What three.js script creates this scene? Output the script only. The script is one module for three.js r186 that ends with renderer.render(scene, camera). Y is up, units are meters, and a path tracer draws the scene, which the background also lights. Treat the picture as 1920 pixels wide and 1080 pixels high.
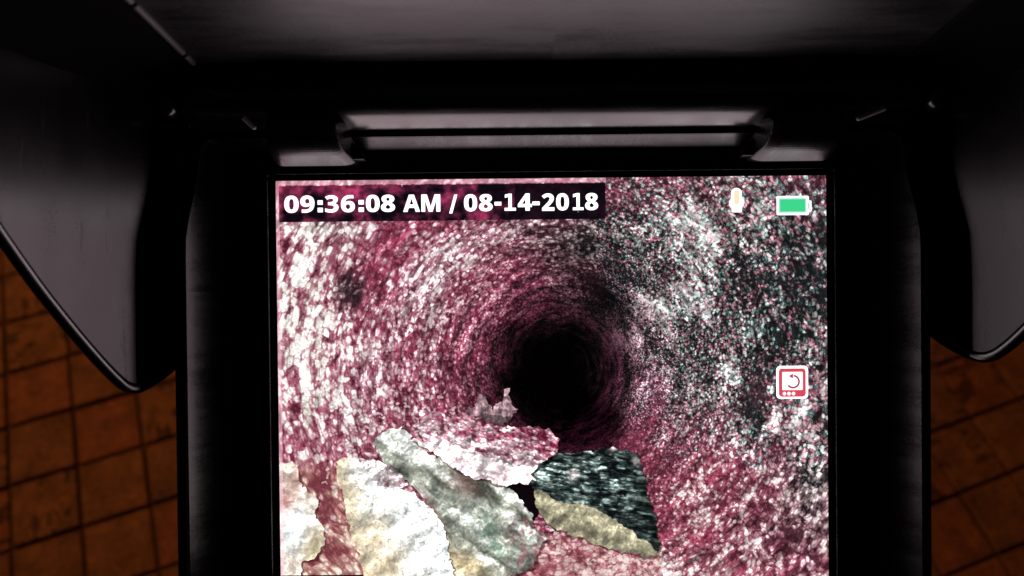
import * as THREE from 'three';
import { mergeGeometries, mergeVertices } from 'three/addons/utils/BufferGeometryUtils.js';
import { RoundedBoxGeometry } from 'three/addons/geometries/RoundedBoxGeometry.js';
import { RectAreaLightUniformsLib } from 'three/addons/lights/RectAreaLightUniformsLib.js';

// ---------------------------------------------------------------- camera, light, exposure
const scene = new THREE.Scene();
scene.background = new THREE.Color(0x000000);
const W = 1024, H = 576;
// the view's own axes (right, up, back) expressed in the world (x, z along the paving joints, y up)
const VIEW = new THREE.Matrix4().set(
  0.94116, 0.27824, -0.19185, 0,
  0.02687, 0.50424, 0.86314, 0,
  0.33690, -0.81751, 0.46709, 0, 0, 0, 0, 1);
const camHeight = 1.2143;
const camera = new THREE.PerspectiveCamera(41.11, W / H, 0.01, 60);
camera.quaternion.setFromRotationMatrix(VIEW);
camera.position.set(0, camHeight, 0);
camera.focus = 0.343;
camera.userData.fStop = 6.5;
scene.add(camera);
const SCREEN_GLOW = 2.4, SCREEN_LIGHT = 1.25;
const lamp = new THREE.SpotLight(new THREE.Color().setRGB(1.0, 0.43, 0.13), 13.5, 0, 0.6, 0.5, 2);   // sodium-coloured lamp behind the monitor
lamp.position.set(-1.5, 2.7, -3.4);
lamp.target.position.set(0, 0, -0.3);
lamp.castShadow = true; lamp.shadow.radius = 4; lamp.shadow.mapSize.set(2048, 2048);
scene.add(lamp, lamp.target);
const renderer = new THREE.WebGLRenderer({ antialias: true });
renderer.setSize(W, H);
renderer.toneMapping = THREE.LinearToneMapping;
renderer.toneMappingExposure = 1;
renderer.shadowMap.enabled = true;
RectAreaLightUniformsLib.init();

// ---------------------------------------------------------------- helpers
let seed = 7;
const rnd = () => { seed = (seed * 1664525 + 1013904223) >>> 0; return seed / 4294967296; };
const clamp = (x, a = 0, b = 1) => Math.min(b, Math.max(a, x));
const sstep = (a, b, x) => { const t = clamp((x - a) / (b - a)); return t * t * (3 - 2 * t); };
const mix = (a, b, t) => a + (b - a) * t;
function hash(i, j, k = 0) {
  let h = (Math.imul(i | 0, 374761393) + Math.imul(j | 0, 668265263) + Math.imul(k | 0, 2147483647 ^ 0x5bd1e995)) | 0;
  h = Math.imul(h ^ (h >>> 13), 1274126177); h ^= h >>> 16; h = Math.imul(h, 0x85ebca6b); h ^= h >>> 13;
  return (h >>> 0) / 4294967296;
}
function vn(x, y, k = 0) {
  const i = Math.floor(x), j = Math.floor(y), u = x - i, v = y - j, a = u * u * (3 - 2 * u), b = v * v * (3 - 2 * v);
  return mix(mix(hash(i, j, k), hash(i + 1, j, k), a), mix(hash(i, j + 1, k), hash(i + 1, j + 1, k), a), b);
}
const fbm = (x, y, k = 0) => 0.53 * vn(x, y, k) + 0.27 * vn(x * 2.1, y * 2.1, k + 1) + 0.13 * vn(x * 4.3, y * 4.3, k + 2) + 0.07 * vn(x * 8.7, y * 8.7, k + 3);
function cell(x, y, k) {                                   // nearest grain: [distance, its random number, gap to the second nearest]
  const i = Math.floor(x), j = Math.floor(y); let d1 = 9, d2 = 9, r = 0;
  for (let a = -1; a <= 1; a++) for (let b = -1; b <= 1; b++) {
    const p = i + a, q = j + b, dx = p + 0.15 + 0.7 * hash(p, q, k) - x, dy = q + 0.15 + 0.7 * hash(p, q, k + 1) - y, d = dx * dx + dy * dy;
    if (d < d1) { d2 = d1; d1 = d; r = hash(p, q, k + 2); } else if (d < d2) d2 = d;
  }
  return [Math.sqrt(d1), r, Math.sqrt(d2) - Math.sqrt(d1)];
}
function dataTex(w, h, fn, srgb) {
  const d = new Uint8Array(w * h * 4);
  for (let y = 0; y < h; y++) for (let x = 0; x < w; x++) {
    const c = fn(x, y), o = (y * w + x) * 4;
    d[o] = clamp(c[0], 0, 255); d[o + 1] = clamp(c[1], 0, 255); d[o + 2] = clamp(c[2], 0, 255); d[o + 3] = 255;
  }
  const t = new THREE.DataTexture(d, w, h); t.magFilter = THREE.LinearFilter; t.minFilter = THREE.LinearFilter;
  t.wrapS = t.wrapT = THREE.RepeatWrapping; if (srgb) t.colorSpace = THREE.SRGBColorSpace; t.needsUpdate = true; return t;
}
function part(name, geo, material, parent, label) {
  const m = new THREE.Mesh(geo, material); m.name = name; m.castShadow = m.receiveShadow = true;
  if (label) m.userData.label = label;
  parent.add(m); return m;
}
// a sheet through a grid of points fn(u, v) -> [x, y, z] (mm in, metres out); uv in metres through fu, fv
function sheet(nu, nv, fn, flip = false, uvScale = 1) {
  const pos = [], uv = [], idx = [];
  for (let j = 0; j <= nv; j++) for (let i = 0; i <= nu; i++) {
    const p = fn(i / nu, j / nv); pos.push(p[0] / 1000, p[1] / 1000, p[2] / 1000);
    uv.push((p[3] ?? p[0]) / 1000 * uvScale, (p[4] ?? p[1]) / 1000 * uvScale);
  }
  for (let j = 0; j < nv; j++) for (let i = 0; i < nu; i++) {
    const a = j * (nu + 1) + i, b = a + 1, c = a + nu + 1, d = c + 1;
    flip ? idx.push(a, c, b, b, c, d) : idx.push(a, b, c, b, d, c);
  }
  const g = new THREE.BufferGeometry();
  g.setAttribute('position', new THREE.Float32BufferAttribute(pos, 3)); g.setAttribute('uv', new THREE.Float32BufferAttribute(uv, 2));
  g.setIndex(idx); g.computeVertexNormals(); return g;
}
function tube(pts, r, seg = 8, closed = false) {
  const c = new THREE.CatmullRomCurve3(pts.map((p) => new THREE.Vector3(p[0] / 1000, p[1] / 1000, p[2] / 1000)), closed, 'centripetal');
  return new THREE.TubeGeometry(c, pts.length * 4, r / 1000, seg, closed);
}
function rod(a, b, r) {                                    // round bar with rounded ends
  const A = new THREE.Vector3(...a).divideScalar(1000), B = new THREE.Vector3(...b).divideScalar(1000), d = B.clone().sub(A), L = d.length();
  const g = new THREE.CapsuleGeometry(r / 1000, L - 2 * r / 1000, 6, 14);
  g.applyQuaternion(new THREE.Quaternion().setFromUnitVectors(new THREE.Vector3(0, 1, 0), d.normalize()));
  g.translate((A.x + B.x) / 2, (A.y + B.y) / 2, (A.z + B.z) / 2); return g;
}

// ---------------------------------------------------------------- the picture on the screen
// drawn in the units of a 1033 x 772 picture whose corner stands at (511, 338); slight skew of the camera's view taken out
const TW = 1376, TH = 1032;
const toPhoto = (s, t) => { const y = 338 - 8 * s + 772 * t, l = 511 + 0.0189 * (y - 338), r = 1544 + 0.012 * (y - 330); return [mix(l, r, s), y]; };
function toTex(x, y) { const t = (y - (338 - 8 * (x - 511) / 1033)) / 772, l = 511 + 0.0189 * (y - 338), r = 1544 + 0.012 * (y - 330); return [(x - l) / (r - l) * TW, t * TH]; }
const blob = (x, y, [cx, cy, rx, ry, a]) => { const c = Math.cos(a * Math.PI / 180), s = Math.sin(a * Math.PI / 180), dx = x - cx, dy = y - cy, u = (dx * c + dy * s) / rx, v = (dy * c - dx * s) / ry; return Math.exp(-(u * u + v * v)); };
const inside = (P, x, y) => { let r = false; for (let i = 0, j = P.length - 1; i < P.length; j = i++) { const a = P[i], b = P[j]; if ((a[1] > y) !== (b[1] > y) && x < (b[0] - a[0]) * (y - a[1]) / (b[1] - a[1]) + a[0]) r = !r; } return r; };
// density of pale grains, added up (cx, cy, rx, ry, turn, amount)
const DENS = [[560, 640, 70, 150, 10, 0.40], [640, 560, 40, 110, 25, 0.2], [800, 540, 34, 120, 32, 0.30], [560, 440, 60, 60, 0, 0.22], [660, 760, 90, 120, 0, 0.2], [880, 470, 80, 40, -30, 0.2],
  [720, 480, 26, 110, 35, -0.3], [650, 545, 34, 44, 0, -0.5], [1255, 455, 36, 80, -38, 0.32], [1310, 425, 60, 26, 40, 0.34], [1400, 395, 120, 50, 20, 0.12], [1285, 560, 62, 40, 20, 0.3], [1190, 570, 40, 24, 35, 0.35],
  [1245, 615, 22, 46, -30, 0.3], [1150, 640, 20, 30, -40, 0.45], [1050, 470, 160, 70, 0, -0.16], [1140, 560, 60, 44, 40, -0.4], [1410, 790, 22, 40, 0, -0.4], [1400, 800, 12, 30, 0, 0.5], [1490, 780, 60, 80, 0, 0.12], [1190, 860, 60, 90, -20, -0.35],
  [820, 690, 90, 90, 0, -0.14], [1450, 560, 150, 140, 0, -0.14], [1350, 960, 160, 90, 0, 0.06], [1120, 1050, 160, 40, 0, 0.3]];
// how far the ground tone is grey instead of crimson
const GREY = [[1400, 520, 260, 230, 0, 1.1], [1100, 440, 170, 60, 0, 0.65], [1170, 570, 80, 70, 40, 0.8], [650, 545, 36, 46, 0, 0.9], [1300, 690, 120, 100, 0, 0.5], [600, 425, 50, 18, 0, 0.7], [800, 560, 26, 90, 30, 0.5], [1410, 800, 30, 40, 0, 0.9], [1520, 900, 60, 140, 0, 0.9], [1440, 1000, 60, 50, 0, 0.4], [1180, 700, 30, 130, 0, 0.5], [1480, 560, 140, 200, 0, 0.4]];
const TEAL = [[1250, 440, 60, 90, -30, 0.8], [1430, 400, 110, 60, 0, 0.7], [1450, 620, 110, 90, 0, 0.7], [1290, 570, 80, 60, 0, 0.4], [640, 560, 30, 40, 0, 0.6], [1340, 660, 90, 60, 0, 0.4], [1410, 800, 30, 30, 0, 0.6]];
const sum = (L, x, y) => { let v = 0; for (const b of L) v += b[5] * blob(x, y, b); return v; };
// rubble on the pipe floor, drawn far to near
const RUBBLE = [
  { k: 'slab', P: [[785, 768], [812, 770], [838, 785], [870, 772], [905, 782], [958, 800], [1000, 798], [1028, 800], [1046, 822], [1044, 846], [1012, 868], [992, 908], [950, 908], [880, 880], [830, 842], [800, 830], [770, 795]] },
  { k: 'spike', P: [[868, 768], [886, 758], [896, 742], [912, 756], [922, 772], [928, 756], [941, 752], [945, 728], [953, 730], [956, 752], [968, 764], [955, 780], [938, 800], [905, 790]] },
  { k: 'stone', P: [[985, 912], [1000, 884], [1012, 868], [1046, 846], [1100, 850], [1150, 838], [1192, 850], [1204, 872], [1212, 915], [1224, 960], [1236, 1030], [1228, 1042], [1190, 1036], [1130, 1020], [1070, 996], [1024, 970], [1000, 950]] },
  { k: 'edge', P: [[985, 912], [1004, 918], [1050, 936], [1098, 950], [1130, 962], [1178, 990], [1214, 1016], [1236, 1040], [1206, 1044], [1150, 1030], [1080, 1008], [1024, 980], [1000, 958]] },
  { k: 'gap', P: [[948, 908], [992, 908], [1002, 930], [1003, 974], [990, 986], [980, 960], [966, 934]] },
  { k: 'green', P: [[702, 820], [716, 806], [748, 804], [775, 822], [800, 850], [850, 872], [900, 890], [948, 908], [975, 938], [992, 962], [1000, 990], [1020, 1000], [1026, 1016], [1006, 1030], [1000, 1060], [960, 1082], [960, 1120], [820, 1120], [842, 1060], [836, 1010], [800, 935], [762, 900], [712, 862]] },
  { k: 'ledge', P: [[770, 820], [806, 828], [850, 836], [920, 862], [990, 880], [1000, 900], [950, 909], [900, 900], [846, 876]] },
  { k: 'pebble', P: [[640, 872], [660, 856], [700, 858], [745, 880], [760, 905], [740, 920], [690, 916], [650, 900]] },
  { k: 'white', P: [[628, 876], [640, 858], [668, 860], [700, 906], [730, 914], [776, 920], [798, 940], [826, 980], [838, 1020], [850, 1080], [850, 1120], [690, 1120], [676, 1060], [660, 1000], [646, 940]] },
  { k: 'cream', P: [[524, 866], [546, 862], [556, 874], [566, 910], [590, 930], [588, 972], [604, 990], [610, 1020], [592, 1046], [566, 1050], [560, 1120], [520, 1120], [520, 900]] },
];
for (const r of RUBBLE) { const X = r.P.map((p) => p[0]), Y = r.P.map((p) => p[1]); r.b = [Math.min(...X) - 8, Math.max(...X) + 8, Math.min(...Y) - 8, Math.max(...Y) + 8]; }
function pixel(s, t) {
  const [x0, y0] = toPhoto(s, t);
  const x = x0 + 9 * (vn(x0 / 26, y0 / 26, 3) - 0.5) + 6 * (vn(x0 / 6, y0 / 6, 4) - 0.5), y = y0 + 9 * (vn(x0 / 26, y0 / 26, 5) - 0.5) + 6 * (vn(x0 / 6, y0 / 6, 6) - 0.5);
  let what = null;
  for (const r of RUBBLE) if (x > r.b[0] && x < r.b[1] && y > r.b[2] && y < r.b[3] && inside(r.P, x, y)) what = r.k;
  const dx = x0 - 1050, dy = y0 - 690, R = Math.hypot(dx, dy), th = Math.atan2(dx, -dy) + 0.05 * (fbm(x0 / 40, y0 / 40, 9) - 0.5);
  const right = sstep(1000, 1230, x0 + 60 * (fbm(x0 / 50, y0 / 50, 8) - 0.5)), low = sstep(760, 900, y0 - 0.12 * (x0 - 1300) + 230 * (fbm(x0 / 70, y0 / 70, 7) - 0.5) + 60 * (vn(x0 / 9, y0 / 9, 12) - 0.5)) * right;
  const lr = Math.log(R + 40), wob = 0.5 * (vn(lr * 30, th * 12, 13) - 0.5);
  const layer = low > 0.5 ? 2 : right > 0.5 ? 1 : 0, size = [0.0195, 0.0128, 0.0165][layer], stretch = [1.75, 1.25, 1.3][layer];
  let cr = lr / size + wob, ct = th / (size * stretch) + wob;
  if (what === 'slab' || what === 'ledge') { cr = (y0 - 0.35 * x0) / 7; ct = x0 / 12; }
  if (what === 'stone') { cr = (y0 - 0.12 * x0) / 5.5; ct = x0 / 17; }
  if (what === 'pebble') { cr = y0 / 8; ct = x0 / 9; }
  const c = cell(cr, ct, 11 + layer), c2 = cell(cr * 1.9 + 7.3, ct * 1.7, 21), patch = fbm(lr * 9, th * 3.2, 31) - 0.5, streak = fbm(lr * 30, th * 5, 41) - 0.5;
  const ridge = fbm(Math.log(R + 60) * 26 + 1.2 * fbm(x0 / 60, y0 / 60, 17), th * 2.2, 19) - 0.5;
  const fine = vn(x0 / 2.4, y0 / 2.4, 51) - 0.5, na = vn(cr * 0.8 + 3, ct * 0.8, 53), nb = vn(cr * 1.7, ct * 1.7, 55);
  let dens = 0.40 + sum(DENS, x0, y0) + 0.34 * patch + 0.42 * streak + mix(0.25, 0.75, right) * (fbm(x0 / 44 + 3, y0 / 44, 14) - 0.5);
  const lump = fbm(lr * 20, th * 11, 16) - fbm(lr * 20 + 0.35, th * 11 + 0.12, 16);
  const g = clamp(sum(GREY, x0, y0) + 0.6 * patch), teal = clamp(sum(TEAL, x0, y0) + 0.9 * (fbm(x0 / 40, y0 / 40, 61) - 0.5));
  const body = 1 - sstep(0.25, 0.72, c[0] + 0.2 * fine);
  let v = 0.42 * c[1] * (0.35 + 0.65 * body) + 0.24 * na + 0.2 * nb + 0.2 * c2[1] * (1 - sstep(0.2, 0.6, c2[0])) + 0.06 * fine;   // 0 .. 1, a lumpy gravel relief
  let m = (v - 0.46 + 0.56 * (dens - 0.42)) / [0.46, 0.44, 0.46][layer] + 0.44;
  // tones from the wet ground to the pale grains
  const hueR = hash(Math.floor(c[1] * 9999), layer, 77), pinkish = hueR > 0.66 ? 1 : 0, greenish = hueR < 0.3 ? 1 : 0;
  const vary = 0.62 + 0.55 * nb + 0.35 * na + 0.3 * fine, dk = [mix(118, 30, g), mix(46, 31, g), mix(66, 33, g)].map((q) => q * vary), md = [mix(mix(172, 122, g), 156, low * (1 - g)), mix(mix(102, 112, g), 90, low * (1 - g)), mix(mix(120, 112, g), 104, low * (1 - g))];
  const warm = sstep(760, 540, x0) * sstep(330, 150, Math.abs(y0 - 600));
  let br = layer === 0 ? [mix(236, 250, warm), mix(208, 238, warm), mix(210, 226, warm)] : layer === 1 ? [mix(214, 188, teal), mix(208, 218, teal), mix(206, 213, teal)] : [mix(230, 206, teal), mix(208, 212, teal), mix(206, 206, teal)];
  if (layer === 1) {
    if (pinkish) { md[0] = mix(md[0], 150, 0.7); md[1] = mix(md[1], 66, 0.7); md[2] = mix(md[2], 88, 0.7); br = [mix(br[0], 214, 0.6), mix(br[1], 150, 0.6), mix(br[2], 164, 0.6)]; }
    if (greenish) { md[0] = mix(md[0], 66, 0.7); md[1] = mix(md[1], 112, 0.7 * (0.4 + 0.6 * teal)); md[2] = mix(md[2], 104, 0.7 * (0.4 + 0.6 * teal)); }
  }
  m = clamp(m + 0.10 * fine, 0, 1.25);
  let col = [0, 1, 2].map((i) => (m < 0.42 ? mix(dk[i], md[i], m / 0.42) : mix(md[i], br[i], Math.min(1, (m - 0.42) / 0.5)) + 40 * Math.max(0, m - 1)));
  // the unlit depth of the pipe
  const hd = Math.hypot((x - 1037) / 96, (y - 704) / 104) + 0.6 * (fbm(x0 / 40, y0 / 40, 23) - 0.5) + 0.3 * ridge, hd2 = Math.hypot((x - 1095) / 84, (y - 800) / 62);
  let lum = 0.015 + 0.985 * Math.pow(sstep(0.55, mix(2.45, 2.05, right), hd), 1.2); lum *= mix(0.1, 1, sstep(0.55, 1.25, hd2));
  const ring = Math.exp(-Math.pow((R - 152) / 9, 2)) * sstep(0.67, 1.27, th) * (1 - sstep(2.07, 2.47, th)); lum += 0.14 * ring;
  lum *= 1 - 0.62 * blob(x0, y0, [1125, 566, 84, 34, 40]) - 0.3 * blob(x0, y0, [1060, 480, 110, 46, 0]);
  const wine = sstep(0.7, 1.2, hd) * (1 - sstep(1.5, 2.6, hd)) * clamp(0.62 + 1.6 * streak + 1.2 * ridge + 0.8 * (m - 0.4)) * (1 - 0.7 * blob(x0, y0, [1120, 560, 90, 60, 38]));
  col = col.map((q) => q * lum * (1 + mix(0.9, 1.2, right) * lump) * (1 + 0.55 * ridge * (1 - sstep(330, 520, R)))); { const l = 0.3 * col[0] + 0.55 * col[1] + 0.15 * col[2]; col = col.map((q) => { const d = mix(q, l * 1.02, 0.05); return d > 190 ? 190 + 52 * (1 - Math.exp(-(d - 190) / 60)) : d; }); }
  col[0] += 44 * wine; col[1] += 9 * wine; col[2] += 24 * wine;
  const f = 1 + 0.14 * fine, grit = vn(x0 / 3.3, y0 / 3.3, 71);
  const n1 = fbm(x0 / 30, y0 / 30, 81), n2 = fbm(x0 / 11, y0 / 11, 91);
  const tone = (t, a, b2, c3) => [0, 1, 2].map((i) => (t < 0.5 ? mix(a[i], b2[i], clamp(t * 2)) : mix(b2[i], c3[i], clamp(t * 2 - 1))));
  if (what === 'white') {
    const edge = sstep(0, 60, x - (630 + 0.24 * (y - 870)) + 40 * (n1 - 0.5)), b2 = blob(x, y, [720, 1062, 44, 54, 0]) + 0.7 * blob(x, y, [700, 990, 22, 40, 10]), rim = sstep(0.3, 1.0, blob(x, y, [845, 1010, 16, 60, 0]));
    col = [mix(228, 245, edge), mix(212, 249, edge), mix(182, 247, edge)]; col = [0, 1, 2].map((i) => mix(col[i], [232, 214, 182][i], clamp(b2)));
    const d = grit > 0.82 ? 0.84 : 1; col = col.map((q, i) => q * d * (0.95 + 0.09 * n2) * (1 - rim * [0.08, 0.04, 0.06][i]));
  } else if (what === 'cream') {
    const b1 = blob(x, y, [548, 990, 34, 50, 20]); col = [mix(242, 240, b1), mix(224, 250, b1), mix(208, 252, b1)]; const pk = blob(x, y, [534, 940, 18, 26, 0]) + 0.6 * blob(x, y, [556, 900, 20, 12, 60]); col = [col[0] - 20 * pk, col[1] - 62 * pk, col[2] - 56 * pk];
    const yl = blob(x, y, [590, 1030, 22, 36, 0]); col = [mix(col[0], 232, yl), mix(col[1], 218, yl), mix(col[2], 180, yl)]; col = col.map((q) => q * (0.9 + 0.16 * n2));
  } else if (what === 'green') {
    const al = fbm((x * 0.62 - y * 0.78) / 15, (x * 0.78 + y * 0.62) / 80, 101), q = clamp(0.36 + 0.95 * (al - 0.45) * 2 + 0.3 * (n2 - 0.5) + 0.30 * sstep(930, 790, y) + 0.34 * blob(x, y, [975, 950, 30, 40, 0]));
    col = tone(q, [84, 84, 76], [176, 182, 168], [240, 243, 236]);
    const gr = blob(x, y, [925, 1005, 18, 64, -40]) * sstep(0.35, 0.6, n2); col = [mix(col[0], 84, gr * 0.7), mix(col[1], 124, gr * 0.7), mix(col[2], 98, gr * 0.7)];
    const brn = blob(x, y, [868, 905, 22, 34, -35]) * 0.8 + blob(x, y, [812, 955, 8, 50, -25]) * 0.7; col = [mix(col[0], 128, clamp(brn)), mix(col[1], 98, clamp(brn)), mix(col[2], 92, clamp(brn))];
    const yl = blob(x, y, [872, 1062, 52, 26, 38]); col = [mix(col[0], 228, yl), mix(col[1], 206, yl), mix(col[2], 164, yl)];
    const pkk = sstep(925, 985, x) * sstep(930, 990, y) * sstep(0.5, 0.75, vn(x / 7, y / 5, 33)) * 0.65; col = [mix(col[0], 176, pkk), mix(col[1], 104, pkk), mix(col[2], 118, pkk)];
    col = col.map((q2) => q2 * (0.88 + 0.2 * grit));
  } else if (what === 'ledge') col = tone(clamp(0.78 + 1.1 * (v - 0.42) + 0.4 * (n2 - 0.5)), [150, 84, 104], [226, 196, 202], [252, 247, 247]);
  else if (what === 'slab' || what === 'pebble') {
    const pale = 0.4 * sstep(-10, 60, y - (770 + 0.28 * (x - 790))), rd = 0.55 * blob(x, y, [1010, 820, 46, 30, 0]);
    col = tone(clamp(0.32 + 1.8 * (v - 0.34) + pale - rd * 0.5 + 0.4 * (n1 - 0.5) + (what === 'pebble' ? 0.2 : 0)), [112, 32, 58], [196, 132, 148], [250, 238, 240]).map((q) => q * (0.84 + 0.26 * grit));
  } else if (what === 'spike') col = [222, 180, 190].map((q) => q * (0.45 + 0.75 * n2 + 0.15 * fine) * (y > 778 ? 0.6 : 1) * (vn(x / 5, y / 14, 7) > 0.35 ? 1 : 0.7));
  else if (what === 'stone') {
    const q = clamp(0.3 + 1.9 * (v - 0.36) + 0.5 * (n1 - 0.5) + 0.7 * (vn((x + y * 0.2) / 26, (y - 0.15 * x) / 4.5, 44) - 0.5)) * mix(1, 0.7, sstep(900, 1010, y)); col = tone(q, [14, 18, 20], [72, 88, 84], [206, 228, 220]);
    const sp = blob(x, y, [1075, 890, 8, 9, 0]) + blob(x, y, [1192, 864, 14, 6, 50]) + blob(x, y, [1150, 842, 9, 5, 0]); col = [mix(col[0], 238, clamp(sp)), mix(col[1], 226, clamp(sp)), mix(col[2], 226, clamp(sp))];
    const bd = sstep(1150, 1215, x - 0.24 * (y - 900)); col = col.map((u, i) => mix(u, u * [0.6, 0.62, 0.62][i], bd));
  }
else if (what === 'edge') { const q = 0.6 + 0.6 * n2 - 0.15 * sstep(0, 26, y - (930 + 0.42 * (x - 1000))); col = [214 * q, 206 * q, 172 * q].map((v) => v * (0.85 + 0.25 * grit)); }
  else if (what === 'gap') col = [14, 8, 12];
  else if (y0 > 850 && x0 < 720) {                                        // reddish silt between the rocks
const w = sstep(850, 895, y0), s2 = tone(clamp(0.2 + 2.0 * (v - 0.36) + 0.9 * (n1 - 0.4) - 0.5 * blob(x, y, [600, 930, 20, 60, -10])), [128, 62, 72], [184, 128, 122], [240, 222, 204]).map((q) => q * (0.84 + 0.26 * n2)); col = col.map((v, i) => mix(v, s2[i], w));
  } else if (y0 > 1000 && x0 < 1240 && x0 > 980) col = [mix(col[0], 215, 0.25), mix(col[1], 150, 0.25), mix(col[2], 130, 0.25)];
  if (what && what !== 'gap') { const amt = { white: 0.3, cream: 0.3, green: 0.45, ledge: 0.5, edge: 0.5 }[what] ?? 0.9, rel = clamp(1 + 1.5 * amt * (fbm(x / 15, y / 12, 301) - fbm((x + 3) / 15, (y + 3.5) / 12, 301)) + 0.9 * (fbm(x / 46, y / 40, 311) - fbm((x + 9) / 46, (y + 12) / 40, 311)), 0.4, 1.3); col = col.map((q) => q * 0.95 * rel); }
  // crumbs strewn over and round the heap
  const heap = 0.9 * blob(x0, y0, [830, 800, 190, 46, 16]) + 0.8 * blob(x0, y0, [985, 990, 46, 90, 0]) + 0.6 * blob(x0, y0, [640, 900, 60, 90, 0]) + 0.5 * blob(x0, y0, [700, 800, 90, 40, 0]) + 0.5 * blob(x0, y0, [830, 960, 26, 90, -20]) + 0.5 * blob(x0, y0, [1120, 1040, 130, 30, 8]);
  if (heap > 0.12 && (!what || what === 'slab')) {
    const k = cell(x / 15, y / 11, 201);
    if (k[1] < heap * 0.5 && k[0] < 0.2 + 0.22 * vn(x / 4, y / 4, 203)) col = tone(clamp(0.95 - 1.1 * k[0] + 0.5 * (n2 - 0.5) - 0.03 * ((y * 0.09) % 1)), [96, 52, 66], [200, 150, 158], [244, 228, 228]).map((q, i) => mix(q, col[i], 0.25));
    else if (k[1] < heap * 0.5 && k[0] < 0.5) col = col.map((q) => q * 0.86);
  }
  // the heap's own small hard shadows, away from the camera's lamp
  let what2 = null; const xs = x - 3.5, ys = y - 5; for (const q of RUBBLE) if (xs > q.b[0] && xs < q.b[1] && ys > q.b[2] && ys < q.b[3] && inside(q.P, xs, ys)) what2 = q.k;
  if (what2 !== what && what2 && what2 !== 'gap' && !(what === 'edge' && what2 === 'stone') && !(what === 'white' && what2 === 'pebble') && !(what === 'slab' && what2 === 'ledge') && !(what === 'ledge' && what2 === 'slab')) col = col.map((q, i) => q * [0.62, 0.54, 0.56][i]);
  return col.map((q) => q * f);
}
const screenCanvas = document.createElement('canvas'); screenCanvas.width = TW; screenCanvas.height = TH;
{
  const ctx = screenCanvas.getContext('2d'), img = ctx.createImageData(TW, TH), d = img.data;
  const [bx0, by0] = [0.006, 0.0125], [bx1, by1] = [0.5985, 0.1];
  for (let y = 0; y < TH; y++) for (let x = 0; x < TW; x++) {
    const s = (x + 0.5) / TW, t = (y + 0.5) / TH; let c = pixel(s, t);
    if (s > bx0 && s < bx1 && t > by0 && t < by1) {                        // the dark caption band lets the brightest of the picture through
      const [px, py] = toPhoto(s, t), lumi = (c[0] + c[1] + c[2]) / 3, a = clamp(fbm(px / 38 + py / 60, py / 34 - px / 90, 131) * 2.6 - 1.05) * (px < 960 ? 1 : 0.15), hot = sstep(225, 245, lumi) * (hash(Math.floor(px / 9), Math.floor(py / 8), 5) > 0.85 ? 0.8 : 0);
      c = [mix(16, 170, a) + (c[0] - 110) * 0.10 * a, mix(9, 58, a), mix(18, 98, a)]; c = c.map((v) => mix(v * (0.8 + 0.4 * vn(px / 5, py / 5, 6)), 225, hot));
    } else if (s < 0.0065 || (t < 0.0105 && s < 0.6)) c = c.map((v, i) => mix(v, [244, 196, 208][i], 0.55));   // bright line round the picture
    const o = (y * TW + x) * 4; d[o] = clamp(c[0], 0, 255); d[o + 1] = clamp(c[1], 0, 255); d[o + 2] = clamp(c[2], 0, 255); d[o + 3] = 255;
  }
  ctx.putImageData(img, 0, 0);
  // caption: every character fitted to its own box (left, right, top, bottom)
  ctx.fillStyle = '#fbfffd'; ctx.textBaseline = 'alphabetic';
  const put = (ch, l, r, top = 365, bot = 397) => {
    const sh = -3.2 * (l - 527) / 590, [x0, y0] = toTex(l, top + sh), [x1] = toTex(r, top + sh), [, y1] = toTex(l, bot + sh);
    if (ch === '-') { ctx.fillRect(x0, y0, x1 - x0, y1 - y0); return; }
    if (ch === ':') { for (const q of [0, 0.62]) ctx.fillRect(x0, y0 + q * (y1 - y0), x1 - x0, 0.38 * (y1 - y0)); return; }
    ctx.font = 'bold 100px sans-serif'; const m = ctx.measureText(ch), w = m.actualBoundingBoxLeft + m.actualBoundingBoxRight, h = m.actualBoundingBoxAscent + m.actualBoundingBoxDescent;
    if (ch === '1') {                                                      // a one with a flag and a foot
      const X = (q) => mix(x0, x1, q), Y = (q) => mix(y0, y1, q);
      ctx.beginPath(); [[0.06, 0.06], [0.4, 0], [0.66, 0], [0.66, 0.83], [1, 0.83], [1, 1], [0.03, 1], [0.03, 0.83], [0.36, 0.83], [0.36, 0.19], [0.06, 0.25]].forEach(([a, b], i) => (i ? ctx.lineTo(X(a), Y(b)) : ctx.moveTo(X(a), Y(b)))); ctx.fill(); return;
    }
    ctx.save(); ctx.translate(x0, y1); ctx.scale((x1 - x0) / w, (y1 - y0) / h); ctx.fillText(ch, m.actualBoundingBoxLeft, -m.actualBoundingBoxDescent); ctx.lineWidth = 1.6; ctx.strokeStyle = '#fbfffd'; ctx.lineJoin = 'round'; ctx.strokeText(ch, m.actualBoundingBoxLeft, -m.actualBoundingBoxDescent); ctx.restore();
  };
  for (const [ch, l, r, a, b] of [['0', 528, 554], ['9', 558, 584], [':', 590, 600, 374.5, 397], ['3', 604, 629], ['6', 634, 660], [':', 667, 677, 374.5, 397], ['0', 681, 706], ['8', 709, 735], ['A', 751, 782], ['M', 785, 820], ['/', 837, 852, 366, 401],
    ['0', 865, 889], ['8', 893, 918], ['-', 922, 935, 380, 387], ['1', 940, 962], ['4', 966, 992], ['-', 993, 1007, 380, 387], ['2', 1011, 1034], ['0', 1038, 1061], ['1', 1068, 1089], ['8', 1092, 1116]]) put(ch, l, r, a, b);
  const RR = (x, y, w, h, r, fill) => { const [a, b] = toTex(x, y), [c, e] = toTex(x + w, y), [, g] = toTex(x, y + h); ctx.fillStyle = fill; ctx.beginPath(); ctx.roundRect(a, b, c - a, g - b, r * TW / 1033); ctx.fill(); };
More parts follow.
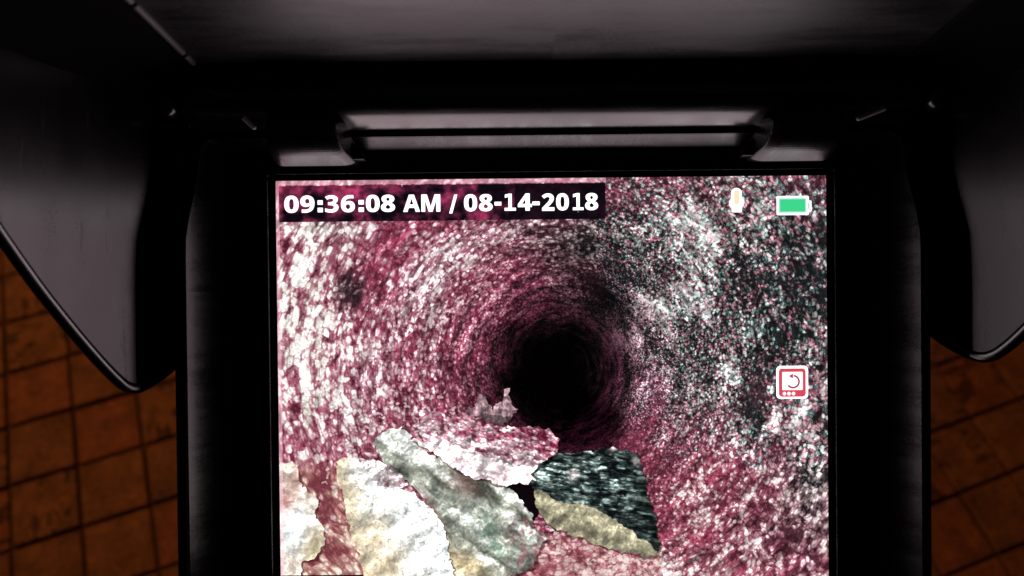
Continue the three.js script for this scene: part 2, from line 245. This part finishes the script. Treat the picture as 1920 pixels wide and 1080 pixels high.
  // battery
  RR(1451, 368.5, 61, 36, 3, '#e9fbf8'); RR(1508, 377, 9, 20, 1, '#e9fbf8'); RR(1455.5, 372.5, 51, 27.5, 1, '#a9d9cf'); RR(1458, 375, 47, 22.5, 0, '#3ed98c'); RR(1509.5, 381, 4, 12, 0, '#b8d4cf');
  // microphone
  RR(1362.5, 371, 27, 22, 10, '#f0f8f2'); RR(1366, 353, 20, 38, 10, '#f2faf4'); RR(1367, 388, 19, 11, 3, '#eef8f2'); RR(1371, 357, 10.5, 27, 5, '#ecdcba'); RR(1375.7, 388, 1.4, 5, 0, '#cfdccb');
  // red button with a turning arrow
  RR(1452, 686.5, 60, 62, 8, '#fbfdfa'); RR(1457, 691.5, 50.5, 53, 6, '#dc4c5e'); RR(1463.5, 698, 38.5, 34, 1.5, '#eef6f0');
  { const [a, b] = toTex(1484, 716), k = TW / 1033; ctx.strokeStyle = '#a83a56'; ctx.lineWidth = 3.4 * k; ctx.beginPath(); ctx.arc(a, b, 11.3 * k, -1.45, 2.5); ctx.stroke();
    ctx.fillStyle = '#c23a58'; ctx.beginPath(); const P = [[1476, 705.5], [1484, 700.5], [1484, 710.5]].map((p) => toTex(...p)); ctx.moveTo(...P[0]); ctx.lineTo(...P[1]); ctx.lineTo(...P[2]); ctx.fill();
    ctx.fillStyle = '#ffe6ea'; for (const q of [1468, 1476.5, 1485]) { const [u, v] = toTex(q, 738.5); ctx.beginPath(); ctx.arc(u, v, 3.5 * k, 0, 7); ctx.fill(); } }
  // top of the status bar at the foot of the picture
  { const [a, b] = toTex(526, 1078), [c] = toTex(680, 1074), [, g] = toTex(526, 1111); ctx.fillStyle = '#1c0c10'; ctx.fillRect(a, b, c - a, g - b); }
}
{ // the panel's brightest whites are twice as bright as the picture can hold
  const ctx = screenCanvas.getContext('2d'), img = ctx.getImageData(0, 0, TW, TH), d = img.data;
  const lin = (q) => (q <= 0.04045 ? q / 12.92 : Math.pow((q + 0.055) / 1.055, 2.4)), toByte = (l) => Math.round(255 * clamp(l <= 0.0031308 ? l * 12.92 : 1.055 * Math.pow(l, 1 / 2.4) - 0.055));
  for (let i = 0; i < d.length; i += 4) { const a = Math.min(d[i], d[i + 1], d[i + 2]) / 255, q = (1 + (SCREEN_GLOW - 1) * Math.pow(a, 7)) / SCREEN_GLOW; for (let k = 0; k < 3; k++) d[i + k] = toByte(lin(d[i + k] / 255) * q); }
  ctx.putImageData(img, 0, 0);
}
const screenTex = new THREE.CanvasTexture(screenCanvas); screenTex.colorSpace = THREE.SRGBColorSpace; screenTex.anisotropy = 8;

// ---------------------------------------------------------------- materials
const scuff = dataTex(512, 512, (x, y) => {
  let v = 118 + 70 * (fbm(x / 80, y / 16, 5) - 0.5) + 22 * (hash(x, y, 8) - 0.5) + 16 * (vn(x / 3, y / 3, 9) - 0.5);
  return [v, v, v];
});
const scuffUp = dataTex(512, 512, (x, y) => {
  let v = 120 + 40 * (fbm(x / 16, y / 70, 15) - 0.5) + 26 * (hash(x, y, 18) - 0.5);
  const q = fbm(x / 5, y / 60, 19); if (q > 0.79) v += 26;
  return [v, v, v];
});
const grain = dataTex(512, 512, (x, y) => { const v = 128 + 90 * (vn(x / 2, y / 2, 25) - 0.5) + 60 * (hash(x, y, 26) - 0.5); return [v, v, v]; });
const rep = (t, r) => { const c = t.clone(); c.repeat.set(r, r); c.needsUpdate = true; return c; };
const plastic = (r, g, b, rough, map, bump = 0.00004, k = 9, ior = 1.6) => new THREE.MeshPhysicalMaterial({ color: new THREE.Color().setRGB(r, g, b), ior, roughness: rough, roughnessMap: map ? rep(map, k) : null, bumpMap: rep(grain, k), bumpScale: bump, side: THREE.DoubleSide });
const M = {                                                // roughness is halved by the scuff maps
  frame: plastic(0.004, 0.004, 0.0042, 0.62, scuff, 0.00001, 6, 2.0),
  bezel: plastic(0.003, 0.003, 0.0032, 0.5, null, 0.00001),
  shell: plastic(0.005, 0.005, 0.005, 1.0, scuff),
  lid: plastic(0.008, 0.0076, 0.0078, 0.98, scuff, 0.00005, 6, 2.0),
  wing: plastic(0.0075, 0.006, 0.007, 0.5, scuffUp, 0.000012, 5, 1.6),
  roll: plastic(0.005, 0.005, 0.005, 0.5, scuff, 0.00001, 9, 2.2),
  hinge: plastic(0.01, 0.01, 0.01, 0.62, scuff, 0.00001, 9, 1.7),
  gusset: Object.assign(plastic(0.006, 0.0055, 0.006, 1.0, null, 0.00003, 8), { specularIntensity: 0.2 }),
  rib: plastic(0.17, 0.16, 0.165, 0.8, scuff),
  gloss: plastic(0.01, 0.01, 0.01, 0.2, null, 0.000005, 9, 1.8),
  steel: new THREE.MeshStandardMaterial({ color: new THREE.Color().setRGB(0.55, 0.53, 0.54), roughness: 0.5, metalness: 0.2 }),
};

// ---------------------------------------------------------------- paving
const X0 = -0.40218 * camHeight, Z0 = -0.54706 * camHeight, PITCH = 0.1;
const paving = new THREE.Group(); paving.name = 'pavement'; scene.add(paving);
paving.userData = { kind: 'structure', label: 'reddish square paving stones with dark joints below the monitor' };
const sand = dataTex(512, 512, (x, y) => { const v = 0.6 + 0.5 * fbm(x / 9, y / 9, 3) + 0.3 * (hash(x, y, 4) - 0.5); return [100 * v, 70 * v, 56 * v]; }, true);
const bed = new THREE.PlaneGeometry(40, 40); bed.rotateX(-Math.PI / 2); bed.translate(0, 0.0105, 0);
{ const u = bed.attributes.uv; for (let i = 0; i < u.count; i++) u.setXY(i, u.getX(i) * 160, u.getY(i) * 160); }
part('joint_sand', bed, new THREE.MeshStandardMaterial({ map: sand, roughness: 1 }), paving);
const stoneMats = [];
for (let k = 0; k < 6; k++) {
  const tex = dataTex(192, 192, (x, y) => {
    const e = 0.66 + 0.42 * fbm(x / 44 + k * 9, y / 44, k * 7) + 0.24 * (vn(x / 5, y / 5, k + 40) - 0.5) + 0.2 * (hash(x, y, k) - 0.5);
    const pit = vn(x / 7, y / 7, k + 60) > 0.86 ? 0.7 : 1, stain = fbm(x / 26, y / 60, k + 80) > 0.66 && k % 2 ? 0.62 : 1, q = e * pit * stain;
    return [(168 + 5 * (k % 3)) * q, (112 + 3 * ((k + 1) % 3)) * q, 86 * q];
  }, true);
  const bump = dataTex(192, 192, (x, y) => { const v = 255 * (0.6 * fbm(x / 12, y / 12, k + 4) + 0.4 * vn(x / 3, y / 3, k + 3)); return [v, v, v]; });
  stoneMats.push(new THREE.MeshStandardMaterial({ map: tex, roughness: 0.92, bumpMap: bump, bumpScale: 0.0016 }));
}
function stoneGeo(k) {
  const g = new RoundedBoxGeometry(0.0958 - 0.0006 * k, 0.03, 0.0956 - 0.0005 * (k % 3), 1, 0.003); g.translate(0, -0.011, 0);
  const p = g.attributes.position, u = new Float32Array(p.count * 2); for (let i = 0; i < p.count; i++) { u[2 * i] = p.getX(i) / 0.1 + 0.5; u[2 * i + 1] = p.getZ(i) / 0.1 + 0.5; }
  g.setAttribute('uv', new THREE.BufferAttribute(u, 2)); return g;
}
const stoneGeos = [0, 1, 2, 3].map(stoneGeo), rest = [];
let nStone = 0;
for (let i = -10; i <= 26; i++) for (let j = -9; j <= 12; j++) {
  const x = X0 + (i + 0.5) * PITCH, z = Z0 + (j + 0.5) * PITCH, y = 0.011 + 0.0035 * (rnd() - 0.5), turn = 0.02 * (rnd() - 0.5), jx = 0.0016 * (rnd() - 0.5), jz = 0.0016 * (rnd() - 0.5), g = Math.floor(rnd() * 4), m = Math.floor(rnd() * 6), q = Math.floor(rnd() * 4);
  const rx = 0.02 * (rnd() - 0.5), rz = 0.02 * (rnd() - 0.5);
  const near = i >= -4 && i <= 20 && j >= -5 && j <= 6;
  if (near) {
    const s = part('paving_stone' + (nStone ? '_' + String(nStone).padStart(3, '0') : ''), stoneGeos[g], stoneMats[m], paving); nStone++;
    s.position.set(x + jx, y, z + jz); s.rotation.set(rx, turn + q * Math.PI / 2, rz);
  } else { const gg = stoneGeos[g].clone(); gg.rotateY(turn + q * Math.PI / 2); gg.translate(x + jx, y, z + jz); rest.push(gg); }
}
part('paving_stone_field', mergeGeometries(rest), stoneMats[2], paving).userData.kind = 'stuff';

// ---------------------------------------------------------------- the monitor
const mon = new THREE.Group(); mon.name = 'inspection_monitor';
mon.userData = { label: 'black pipe inspection monitor showing a red gravelly pipe, under an open black sun hood', category: 'monitor' };
{
  const place = new THREE.Vector3(0.0178, 0, -0.343).applyMatrix4(VIEW).add(camera.position);
  const tilt = new THREE.Matrix4().makeRotationZ(0.6 * Math.PI / 180).multiply(new THREE.Matrix4().makeRotationX(0.5 * Math.PI / 180));
  mon.position.copy(place); mon.quaternion.setFromRotationMatrix(VIEW.clone().multiply(tilt));
}
scene.add(mon);
const SW = 245.6, SH = 184.2, STOP = 49.0;               // screen, millimetres; its top edge
const SBOT = STOP - SH;
{ // screen
  const g = new THREE.PlaneGeometry(SW / 1000, SH / 1000); g.translate(0, (STOP + SBOT) / 2000, 0);
  part('screen', g, new THREE.MeshStandardMaterial({ color: 0x050505, roughness: 0.35, emissive: 0xffffff, emissiveMap: screenTex, emissiveIntensity: SCREEN_GLOW }), mon, 'glowing screen with a pipe view, clock caption and battery symbol');
}
const glow = new THREE.RectAreaLight(new THREE.Color().setRGB(1.0, 0.80, 0.87), SCREEN_LIGHT, SW / 1000, SH / 1000);
glow.position.set(0, (STOP + SBOT) / 2000, 0.0012); glow.rotation.y = Math.PI; mon.add(glow);
// outlines with a fixed number of points: half width w, top y1, bottom y0, corner radius r, taper of the upper corners
const NS = 24, NC = 8;
function outline(w, y1, y0, r, taper = 0) {
  const P = [], C = [[w - r, y1 - r, 0], [-(w - r), y1 - r, 90], [-(w - r), y0 + r, 180], [w - r, y0 + r, 270]];
  for (let k = 0; k < 4; k++) {
    const [cx, cy, a0] = C[k], n = C[(k + 1) % 4];
    for (let i = 0; i <= NC; i++) { const a = (a0 + 90 * i / NC) * Math.PI / 180; P.push([cx + r * Math.cos(a), cy + r * Math.sin(a)]); }
    const e = P[P.length - 1], a1 = (n[2]) * Math.PI / 180, f = [n[0] + r * Math.cos(a1), n[1] + r * Math.sin(a1)];
    for (let i = 1; i < NS; i++) P.push([mix(e[0], f[0], i / NS), mix(e[1], f[1], i / NS)]);
  }
  return P.map(([x, y]) => [x * (1 - taper * sstep(y1 - 48, y1, y)), y]);
}
function rings(list, capLast = false) {                    // list of [outline, z]; joined into one skin
  const n = list[0][0].length;
  const g = sheet(n, list.length - 1, (u, v) => { const k = Math.round(v * (list.length - 1)), i = Math.round(u * n) % n, p = list[k][0][i], z = list[k][1]; return [p[0], p[1], typeof z === 'function' ? z(p[1]) : z, p[0], p[1]]; }, false);
  return g;
}
const inner = outline(SW / 2 + 3, STOP + 2.6, SBOT - 3, 1.5), outer = outline(157.9, 66.8, -168, 7, 0.03);
const lip = (y) => mix(12, 6.6, sstep(18, 54, y));       // the rim stands high at the sides and low under the hood
const lerpO = (A, B, s) => A.map((p, i) => [mix(p[0], B[i][0], s), mix(p[1], B[i][1], s)]);
{ // frame: flat by the screen, dished up to a raised outer lip
  const L = [[inner, -1.2], [inner, 1.2]];
  for (const s of [0.03, 0.2, 0.4]) L.push([lerpO(inner, outer, s), 1.6]);
  for (let k = 1; k <= 14; k++) { const s = 0.4 + 0.585 * k / 14; L.push([lerpO(inner, outer, s), (y) => { const q = sstep(26, 62, y), t = Math.max(0, (k / 14 - 0.42 * q) / (1 - 0.42 * q)); return 1.6 + lip(y) * Math.pow(t, mix(2.5, 1.2, q)); }]); }
  L.push([lerpO(inner, outer, 0.997), (y) => 2.2 + lip(y)], [outline(158.5, 67.2, -168.6, 7, 0.03), (y) => 1.6 + lip(y)], [outline(158.9, 67.4, -169, 7, 0.03), (y) => lip(y)], [outline(158.9, 67.4, -169, 7, 0.03), -8]);
  part('frame', rings(L), M.frame, mon);
  // thin black mask round the picture
  part('screen_bezel', rings([[outline(SW / 2 - 0.2, STOP - 0.2, SBOT + 0.2, 0.4), -0.3], [outline(SW / 2 + 0.1, STOP + 0.2, SBOT, 0.5), 0.35], [outline(SW / 2 + 3.2, STOP + 2.9, SBOT - 3, 1.5), 0.35]]), M.bezel, mon);
}
{ // deeper rear shell, standing out past the frame
  const A = (w, d) => outline(w, 88 + d, -172 - d, 9, 0);
  part('case', rings([[A(159, -22), -4], [A(159.3, -18.5), -3], [A(166, -16), 3.4], [A(167.5, -15), 2.6], [A(168, -15), 0], [A(168, 0), -12], [A(168, 0), -40], [A(160, -6), -62], [A(20, -60), -64], [A(20.01, -60), -64]]), M.shell, mon);
  const back = new THREE.PlaneGeometry(0.09, 0.12); back.rotateY(Math.PI); back.translate(0, -0.049, -0.0635);
}
// hood root: a ridge that runs across above the frame; facing the screen below, the viewer above
{
  const P = [[71.5, -6], [69.3, -2], [69.1, 8.2], [69.4, 9.2], [70.6, 11.2], [71.8, 13.2], [73.0, 15.1], [74.1, 16.7], [75.6, 18.6], [77.2, 19.8], [79.4, 20.4], [82, 20.4], [85, 19.8], [87.5, 18.2], [89, 16.4], [90.3, 14.2], [91, 12], [91, -6]];
  const L = 161, N = 60;
  const g = sheet(P.length - 1, N, (u, v) => {
    const i = Math.round(u * (P.length - 1)), t = v * 2 - 1, e = Math.min(1, (1 - Math.abs(t)) * L / 8), q = Math.sqrt(Math.max(0, 1 - (1 - e) * (1 - e)));
    const y = mix(82, P[i][0], mix(0.25, 1, q)), z = mix(6, P[i][1], mix(0.3, 1, q)); return [t * L + 0.0, y, z, t * L, i * 3];
  }, true);
  const root = part('hood_root', g, M.roll, mon);
  for (const sd of [-1, 1]) { const c = new THREE.SphereGeometry(0.0066, 28, 20); c.scale(0.8, 1, 1); c.translate(sd * 0.1635, 0.0800, 0.0145); part('pivot_cap', c, M.gloss, root); }
}
const lidY = (z) => 94.2 + 0.127 * (z - 15), LW = 149, ZT = 128;
const hood = new THREE.Group(); hood.name = 'sun_hood'; mon.add(hood);
{ // back wall of the hood
  const prof = [];
  for (let k = 0; k <= 5; k++) { const a = k / 5 * Math.PI / 2; prof.push([91.6 + 0.2 + 2.4 * Math.sin(a) * 1.0, 17.0 - 2.4 * Math.cos(a) + 0.4]); }
  const front = [[90.4, -45], [91.0, 6], [91.2, 13.2], [92.0, 15.6], [93.4, 16.8], [94.6, 18.2]];
  for (let k = 1; k <= 16; k++) { const z = 18.2 + (ZT - 18.2) * k / 16; front.push([lidY(z), z]); }
  const all = [...front, [lidY(ZT) + 1.5, ZT + 0.8], [lidY(ZT) + 3, ZT]]; for (let k = 16; k >= 0; k--) { const z = -45 + (ZT + 45) * k / 16; all.push([lidY(z) + 3, z]); }
  part('back_panel', sheet(all.length - 1, 24, (u, v) => { const i = Math.round(u * (all.length - 1)); return [(v * 2 - 1) * LW, all[i][0], all[i][1], (v * 2 - 1) * LW, all[i][1]]; }, true), M.lid, hood);
}
// side wings and the folding corners between wing and back wall
function wing(sd, yT, zT, aUp, aDown, r) {
  const zA = -45, zB = ZT - 4;
  const yb = (z) => { const d = z - zT, s = Math.sqrt(d * d + r * r) - r; return yT + s * (d > 0 ? aUp : aDown) + Math.max(0, d) * 0; };
  const yt = (z) => lidY(z) - mix(9, 16, clamp(z / ZT));
  const soft = (z) => Math.max(0, (z + Math.sqrt(z * z + 90)) / 2 - 1.2);
  const X = (z, y) => sd * (168.4 + 0.62 * soft(z) - 0.0024 * soft(z) ** 2 + 1.6 * (1 - Math.exp(-Math.max(0, z) / 14)) - 0.03 * Math.max(0, y));
  const nz = 44, ny = 26;
  const rowZ = (v) => zA + (zB - zA) * v;
  const face = (off, flip) => sheet(ny, nz, (u, v) => { const z = rowZ(v), y = mix(Math.min(yb(z), yt(z)), yt(z), u); return [X(z, y) + sd * off, y, z, z, y]; }, flip);
  const w = part('side_wing', mergeGeometries([face(0, sd > 0), face(2.6, sd < 0)]), M.wing, hood);
  const edge = []; for (let k = 0; k <= 40; k++) { const z = rowZ(k / 40), y = yb(z); if (y > yt(z)) break; edge.push([X(z, y) + sd * 1.3, y, z]); }
  part('wing_rim', tube(edge, 2.5, 10), M.roll, w);
  // folded corner
  const c = part('corner_gusset', sheet(14, 30, (u, v) => {
    const z = -45 + (ZT + 41) * v, xa = sd * LW, xb = X(z, yt(z)), ya = lidY(z), y2 = yt(z), b = Math.sin(u * Math.PI) * mix(2, 5, v);
    return [mix(xa, xb, u) + sd * b * 0.5, mix(ya, y2, u) + b, z, mix(xa, xb, u), z];
  }, sd < 0), M.gusset, hood);
  const gap = [[17, 22], [23, 32], [33.2, 74], [75, ZT - 3]];
  gap.forEach(([z0, z1]) => part('fold_rib', rod([sd * (LW - 0.2), lidY(z0) - 0.3, z0], [sd * (LW - 0.2), lidY(z1) - 0.3, z1], 1.3), sd < 0 ? M.rib : M.gusset, c));
}
wing(-1, -41, 15, 1.32, 0.6, 5);
wing(1, -31, 18, 1.3, 0.7, 8);
// hinges: wedge blocks standing on the upper rim
function hinge(cx, sd) {
  const s = new THREE.Shape(), k = 1000;
  s.moveTo(71.6 / k, -4 / k); s.lineTo(71.4 / k, 12 / k); s.quadraticCurveTo(71.0 / k, 16.2 / k, 68.4 / k, 16.2 / k); s.lineTo(64.2 / k, 14.6 / k); s.quadraticCurveTo(60.6 / k, 13.4 / k, 58.8 / k, 8.5 / k); s.lineTo(56.4 / k, 3 / k); s.lineTo(56.6 / k, -1 / k); s.closePath();
  const g = new THREE.ExtrudeGeometry(s, { depth: 0.021, bevelEnabled: true, bevelThickness: 0.0045, bevelSize: 0.0018, bevelSegments: 6, curveSegments: 8 });
  g.translate(0, 0, -0.0105); g.applyMatrix4(new THREE.Matrix4().set(0, 0, 1, cx / k, 1, 0, 0, 0, 0, 1, 0, 0.003, 0, 0, 0, 1));
  { const p = g.attributes.position; for (let i = 0; i < p.count; i++) { const d = (p.getX(i) * k - cx) * -sd; if (d > 0) p.setX(i, p.getX(i) - sd * 0.0062 * (d / 15) * clamp((18.5 - p.getZ(i) * k) / 15, 0, 1.1)); } g.computeVertexNormals(); }
  const h = part('hinge', g, M.hinge, mon);
  // foot plate beside the block
  const f = new THREE.Shape(); [[0, 57.2], [0, 66], [5, 64.8], [9.5, 60.5], [10.5, 57.2]].forEach(([x, y], i) => { const X = (cx - sd * (13.5 + x)) / k; i ? f.lineTo(X, y / k) : f.moveTo(X, y / k); });
  const fg = new THREE.ExtrudeGeometry(f, { depth: 0.006, bevelEnabled: true, bevelThickness: 0.0005, bevelSize: 0.0004, bevelSegments: 1 }); fg.translate(0, 0, 0.001);
  part('foot_plate', fg, M.bezel, h);
}
hinge(-106, -1); hinge(107.5, 1);
part('hinge_pin', rod([-129.6, 73.2, 22.5], [-124.6, 68.2, 20], 1.1), M.steel, mon);
part('hinge_pin', rod([127.4, 69.6, 20], [139.0, 74.0, 22.5], 1.1), M.steel, mon);

renderer.render(scene, camera);
